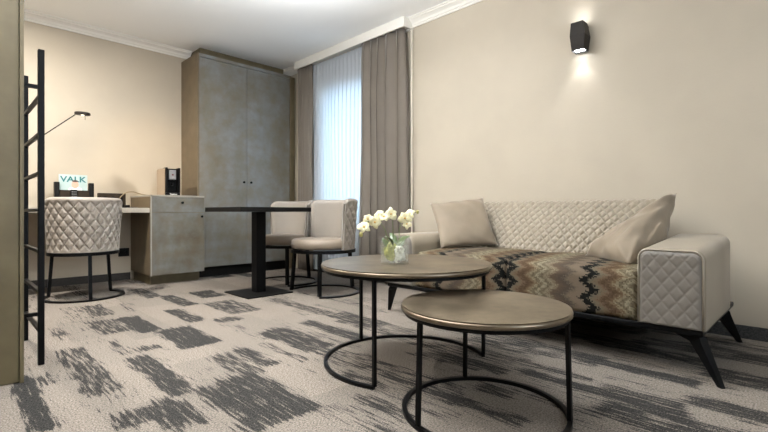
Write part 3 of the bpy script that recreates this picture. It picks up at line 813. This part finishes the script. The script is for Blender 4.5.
# seat cushions
def cushion(y0, y1):
    nu, nv = 60, 40; vs = []
    x0, x1 = SX + .012, 2.86; z0, z1 = .216, .445
    # cross-section path over the cushion: front bottom -> front top -> back
    path = []
    r = .055
    path += [(x0 + .01, z0), (x0 + .002, z0 + .02)] + [(x0, z0 + .02 + (z1 - r - z0 - .02) * k / 8) for k in range(1, 9)]
    path += [(x0 + r - r * math.cos(a), z1 - r + r * math.sin(a)) for a in [PI / 2 * k / 8 for k in range(1, 9)]]
    path += [(x0 + r + (x1 - x0 - r) * k / 14, z1 + .012 * math.sin(PI * k / 14)) for k in range(1, 15)]
    path += [(x1 + .01, z1 - .03), (x1 + .01, z0)]
    for i in range(nu + 1):
        s = i / nu; e = min(s, 1 - s) * (y1 - y0); k = min(1, e / .03); pull = .018 * (1 - math.sqrt(k * (2 - k)))
        bulge = .008 * math.sin(PI * s)
        for j, (x, z) in enumerate(path):
            cx_, cz_ = (x0 + .12, .33)
            dx = pull if x < x0 + r else 0; dz = -pull if z > z1 - r else 0
            vs.append((x + dx - (bulge if x < x0 + .02 else 0), y0 + (y1 - y0) * s, max(z0, z + dz + (bulge if z > z1 - .01 else 0))))
    K = len(path); f = gridfaces(nu + 1, K)
    for i in range(nu): f.append((i * K, i * K + K - 1, (i + 1) * K + K - 1, (i + 1) * K))
    f.append(tuple(range(K))); f.append(tuple(nu * K + k for k in range(K - 1, -1, -1)))
    vs = [(a - SOF.x, b - SOF.y, c) for a, b, c in vs]
    return vs, f
YM = 1.262
for a, b in ((SY0 + AW + .003, YM - .001), (YM + .001, SY1 - AW - .003)):
    o = obj('seat_cushion', cushion(a, b), 'kelim', sofa, smooth=True); o['label'] = 'seat cushion in zigzag woven fabric'
# backrest: path in the x-z plane (front bottom, up the slope, over the top, down behind)
def backrest():
    y0, y1 = .70, SY1 - AW - .004
    path = []
    fb = Vector((2.775, .445)); ft = Vector((2.975, .765))
    n1 = 90
    for k in range(n1 + 1): path.append((fb.lerp(ft, k / n1), k / n1))
    cen = Vector((3.015, .745)); r = (ft - cen).length; a0 = math.atan2(ft.y - cen.y, ft.x - cen.x)
    for k in range(1, 13):
        a = a0 + (0 - a0) * k / 12; path.append((cen + Vector((math.cos(a), math.sin(a))) * r, 1))
    path += [(Vector((3.09, .60)), 1), (Vector((3.09, .22)), 1), (Vector((2.80, .22)), 0), (Vector((2.775, .40)), 0)]
    nu = 300; vs = []; nrm = Vector((-(ft - fb).y, (ft - fb).x)).normalized(); L = (ft - fb).length
    for i in range(nu + 1):
        s = i / nu; y = y0 + (y1 - y0) * s; e = min(s, 1 - s) * (y1 - y0); k_ = min(1, e / .03); pull = .02 * (1 - math.sqrt(k_ * (2 - k_)))
        dist = 0; prev = path[0][0]
        for k, (p, q) in enumerate(path):
            if 0 < k < n1 + 13: dist += (p - prev).length
            prev = p
            if k <= n1 + 12:
                nn = nrm if k <= n1 else (p - cen).normalized()
                bulge = .012 * math.sin(PI * min(1, dist / L))
                d = quilt(y, dist, .052, .066, .0085) * min(1, k_ * 2)
                if k <= 3: d *= k / 3
                qv = p + nn * (d + bulge) - nn * pull
            else: qv = p
            vs.append((qv.x - SOF.x, y - SOF.y, qv.y))
    K = len(path); f = gridfaces(nu + 1, K)
    for i in range(nu): f.append((i * K, i * K + K - 1, (i + 1) * K + K - 1, (i + 1) * K))
    f.append(tuple(range(K))); f.append(tuple(nu * K + k for k in range(K - 1, -1, -1)))
    return vs, f
o = obj('backrest', backrest(), 'leather', sofa, smooth=True)
# arms
def arm(y0, y1, zb0=.215, zt=.548, rise=.045, rr=.045):
    x0, x1 = SX, 2.93; prof = []
    def P(yc, zc, a): return (yc + rr * math.cos(a), zc + rr * math.sin(a))
    prof = [(y0, zb0), (y1, zb0)]
    prof += [P(y1 - rr, zt - rr, PI / 2 * k / 8) for k in range(9)]
    prof += [P(y0 + rr, zt - rr, PI / 2 + PI / 2 * k / 8) for k in range(9)]
    bm = bmesh.new(); xs_ = [x0 + .008, x0 + .014, x0 + .03, x0 + .2, x0 + .45, x1 - .06, x1 - .02, x1]
    ins = [.006, .001, 0, 0, 0, 0, .015, .05]
    rows = []; cy = (y0 + y1) / 2; cz = (zb0 + zt) / 2
    for x, s_ in zip(xs_, ins):
        row = []; lift = rise * (x - x0) / (x1 - x0)
        for y, z in prof:
            yy = y + (s_ if y < cy else -s_); zz = z - (s_ if z > cz else -s_)
            if z > cz: zz += lift
            row.append(bm.verts.new((x, yy, zz)))
        rows.append(row)
    n = len(prof)
    for a, b in zip(rows, rows[1:]):
        for i in range(n): bm.faces.new((a[i], a[(i + 1) % n], b[(i + 1) % n], b[i]))
    bm.faces.new(rows[0][::-1]); bm.faces.new(rows[-1])
    o = obj('armrest', sl(bm), 'leather', sofa, smooth=True)
    o.modifiers.new('e', 'EDGE_SPLIT').split_angle = R(50)
    # quilted front panel following the rounded outline
    N1, N2 = 70, 90; vs = []
    for i in range(N1 + 1):
        u = i / N1; y = y0 + .012 + (y1 - y0 - .024) * u
        e = min(y - y0, y1 - y)
        zmax = zt - .012
        if e < rr: zmax = zt - rr + math.sqrt(max(0, (rr - .012) ** 2 - (rr - e) ** 2)) if rr - e < rr - .012 else zt - rr
        for j in range(N2 + 1):
            v = j / N2; z = zb0 + .003 + (zmax - zb0 - .003) * v
            edge = min(1, (y - y0 - .012) / .015, (y1 - .012 - y) / .015, (zmax - z) / .015, (z - zb0) / .010); edge = max(0, edge)
            x = x0 + .006 - edge ** .5 * .010 - quilt(y - cy, z, .056, .072, .0019) * edge
            vs.append((x - SOF.x, y - SOF.y, z))
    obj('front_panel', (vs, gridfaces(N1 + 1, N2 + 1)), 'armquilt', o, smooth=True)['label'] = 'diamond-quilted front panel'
    pp = [(x0 + .006, y0 + .006, zb0)] + [(x0 + .006, y0 + .006, zt - rr)]
    pp += [(x0 + .006, y0 + rr - (rr - .006) * math.cos(a), zt - rr + (rr - .006) * math.sin(a)) for a in [PI / 2 * k / 8 for k in range(1, 9)]]
    pp += [(x0 + .006, y1 - rr + (rr - .006) * math.sin(a), zt - rr + (rr - .006) * math.cos(a)) for a in [PI / 2 * k / 8 for k in range(0, 9)]]
    pp += [(x0 + .006, y1 - .006, zb0)]
    obj('piping', sl(tube(pp, .0035, n=8)), 'piping', o, smooth=True)
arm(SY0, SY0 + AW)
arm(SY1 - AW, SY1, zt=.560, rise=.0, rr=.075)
# legs: bent tapering steel blades, one near each corner
def sleg(front, right):
    y = SY0 if right else SY1; sy = 1 if right else -1
    x = SX + .03 if front else 2.90; sx = -1 if front else 1
    foot = Vector((x + sx * ((.02 if right else -.06) if front else .17), y - sy * (.055 if front else .02), 0))
    knee = Vector((x + (0.0 if front else .03), y + sy * (.012 if front else .02), .185))
    tip = Vector((x + ((.10 if right else .035) if front else -.10), y + sy * (.15 if right else .055), .185))
    bm = bmesh.new()
    d = (knee - tip); d.z = 0; d.normalize()
    s = d.cross(Vector((0, 0, 1))).normalized()
    # side outline in (along d, z)
    kd = (knee - tip).dot(d); fd = (Vector((foot.x, foot.y, 0)) - Vector((tip.x, tip.y, 0))).dot(d); off = (Vector((foot.x, foot.y, 0)) - Vector((tip.x, tip.y, 0))).dot(s)
    out = [(0, .189, 0), (0, .180, 0), (kd - .048, .160, 0), (fd - .014, 0, off), (fd + .006, 0, off), (kd + .008, .165, 0), (kd, .189, 0)]
    for w_ in (-1, 1):
        pass
    A = []; B = []
    for a, z, o_ in out:
        hw = .018 if z > .1 else .009
        p = Vector((tip.x, tip.y, 0)) + d * a + s * o_ + Vector((0, 0, z))
        A.append(bm.verts.new(p - s * hw)); B.append(bm.verts.new(p + s * hw))
    n = len(out)
    for i in range(n): bm.faces.new((A[i], A[(i + 1) % n], B[(i + 1) % n], B[i]))
    bm.faces.new(A[::-1]); bm.faces.new(B)
    obj('leg', sl(bm), 'black', sofa)
for f_ in (True, False):
    for r_ in (True, False): sleg(f_, r_)

# ------------------------------------------------------------------ throw pillows
def pillow(name, label, P00, P10, P01, P11, T, seed, wr=.004):
    """corner points: bottom-left, bottom-right, top-left, top-right"""
    P00, P10, P01, P11 = map(Vector, (P00, P10, P01, P11))
    c = (P00 + P10 + P01 + P11) / 4
    nrm = ((P10 - P00) + (P11 - P01)).cross((P01 - P00) + (P11 - P10)).normalized()
    n = 44; vs = []; idx = {}
    for side in (1, -1):
        for i in range(n + 1):
            for j in range(n + 1):
                u, v = i / n, j / n; a, b = 2 * u - 1, 2 * v - 1
                # edges bow inwards between the corners
                uu = .5 + .5 * a * (1 - .055 * (1 - b * b) ** 1 * abs(a) ** 3); vv = .5 + .5 * b * (1 - .055 * (1 - a * a) * abs(b) ** 3)
                p = P00 * (1 - uu) * (1 - vv) + P10 * uu * (1 - vv) + P01 * (1 - uu) * vv + P11 * uu * vv
                th = T * ((1 - a ** 2) ** .5 * (1 - b ** 2) ** .5) ** .85
                w = noise.noise(Vector((a * 2.2 + seed, b * 2.2, side))) * wr * 2 + wr * 1.6 * math.sin(9 * a + 7 * b + seed) * (abs(a) ** 4 + abs(b) ** 4) * min(1, (1 - max(abs(a), abs(b))) * 6)
                vs.append(tuple(p + nrm * side * (th + (w if th > .004 else 0)) - c))
    K = (n + 1) ** 2; f = []
    for i in range(n):
        for j in range(n):
            q = (i * (n + 1) + j, (i + 1) * (n + 1) + j, (i + 1) * (n + 1) + j + 1, i * (n + 1) + j + 1)
            f.append(q); f.append(tuple(K + x for x in q[::-1]))
    bm = bmesh.new(); V = [bm.verts.new(v) for v in vs]
    for q in f: bm.faces.new([V[k] for k in q])
    bmesh.ops.remove_doubles(bm, verts=bm.verts, dist=.0006)
    o = obj(name, bm, 'velvet', smooth=True); o.location = c
    # piping seam round the edge
    return tag(o, label, 'pillow', 'taupe throw pillows on the sofa')
zs = .472
pillow('throw_pillow', 'square taupe throw pillow standing in the far left corner of the sofa',
       at(441, 248.5, 3.03), at(498, 245, 3.10), at(430, 203.5, 3.25), at(483, 197.5, 3.33), .058, 3)
pillow('throw_pillow', 'slumped taupe throw pillow leaning on the right armrest of the sofa',
       at(583, 257, 2.50), at(630, 264.5, 2.13), at(677, 193, 2.40), at(664, 238, 2.26), .095, 8, .010)

# ------------------------------------------------------------------ lights
def area(name, locv, rot, sx, sy, power, colr, spread=None):
    l = bpy.data.lights.new(name, 'AREA'); l.shape = 'RECTANGLE'; l.size = sx; l.size_y = sy; l.energy = power; l.color = colr
    if spread: l.spread = spread
    o = bpy.data.objects.new(name, l); col.objects.link(o); o.location = locv; o.rotation_euler = rot; return o
def spot(name, p, tgt, power, colr, ang, blend=.8, rad=.04):
    l = bpy.data.lights.new(name, 'SPOT'); l.energy = power; l.color = colr; l.spot_size = R(ang); l.spot_blend = blend; l.shadow_soft_size = rad
    o = bpy.data.objects.new(name, l); col.objects.link(o); o.location = p
    o.rotation_euler = (Vector(tgt) - Vector(p)).to_track_quat('-Z', 'Y').to_euler(); return o
COOL = (.80, .90, 1.0); WARM = (1.0, .80, .58); NEU = (1.0, .93, .84)
area('window_daylight', (XS + .30, 3.62, 1.36), (0, R(90), 0), 1.5, 1.2, 24, (.66, .84, 1.0))
area('rear_window_daylight', (1.25, Y0 + .06, 1.5), (R(112), 0, R(0)), 2.0, 1.2, 28, (.80, .90, 1.0))
area('added_ceiling_fill', (-.1, 1.7, 1.70), (R(180), 0, 0), .8, .8, 95, (.97, .98, 1))  # unseen upward light added to brighten the ceiling, no real fixture
area('added_ceiling_fill_near', (1.35, 2.25, 2.22), (R(180), 0, 0), 1.1, 1.1, 95, (.92, .96, 1))  # second unseen panel facing up, added to whiten the far ceiling
area('added_room_fill', (.2, .6, 2.50), (0, 0, 0), .4, .4, 4, NEU)  # weak overhead fill added out of view, not a known lamp
area('ceiling_lamp_desk', (.20, 4.0, 2.50), (0, 0, 0), .10, .10, 72, (1, .96, .90))
spot('added_corner_glow', (.75, 3.1, 2.50), (1.66, 5.2, 1.10), 90, (1, .72, .40), 34, 1.0)  # added spot without a fixture, makes the warm glow in the corner
dl = spot('desk_lamp_beam', (.883, 4.70, 1.565), (.883, 4.75, 0), 4, WARM, 140, .6, .05)
spot('sconce_beam_down', (XS - .055, 1.205, 1.832), (XS - .035, 1.205, 0), 4.5, (.95, .96, 1), 84, .7, .03)
spot('sconce_beam_up', (XS - .055, 1.205, 2.002), (XS - .045, 1.205, 3), 1.6, (.95, .96, 1), 110, .9, .03)
w = bpy.data.worlds.new('world'); bpy.context.scene.world = w; w.use_nodes = True
bg = w.node_tree.nodes['Background']; bg.inputs[0].default_value = (.75, .87, 1, 1); bg.inputs[1].default_value = 1.2

vs_ = bpy.context.scene.view_settings
vs_.view_transform = 'Standard'; vs_.look = 'None'; vs_.gamma = 1; vs_.exposure = .42; vs_.use_curve_mapping = False
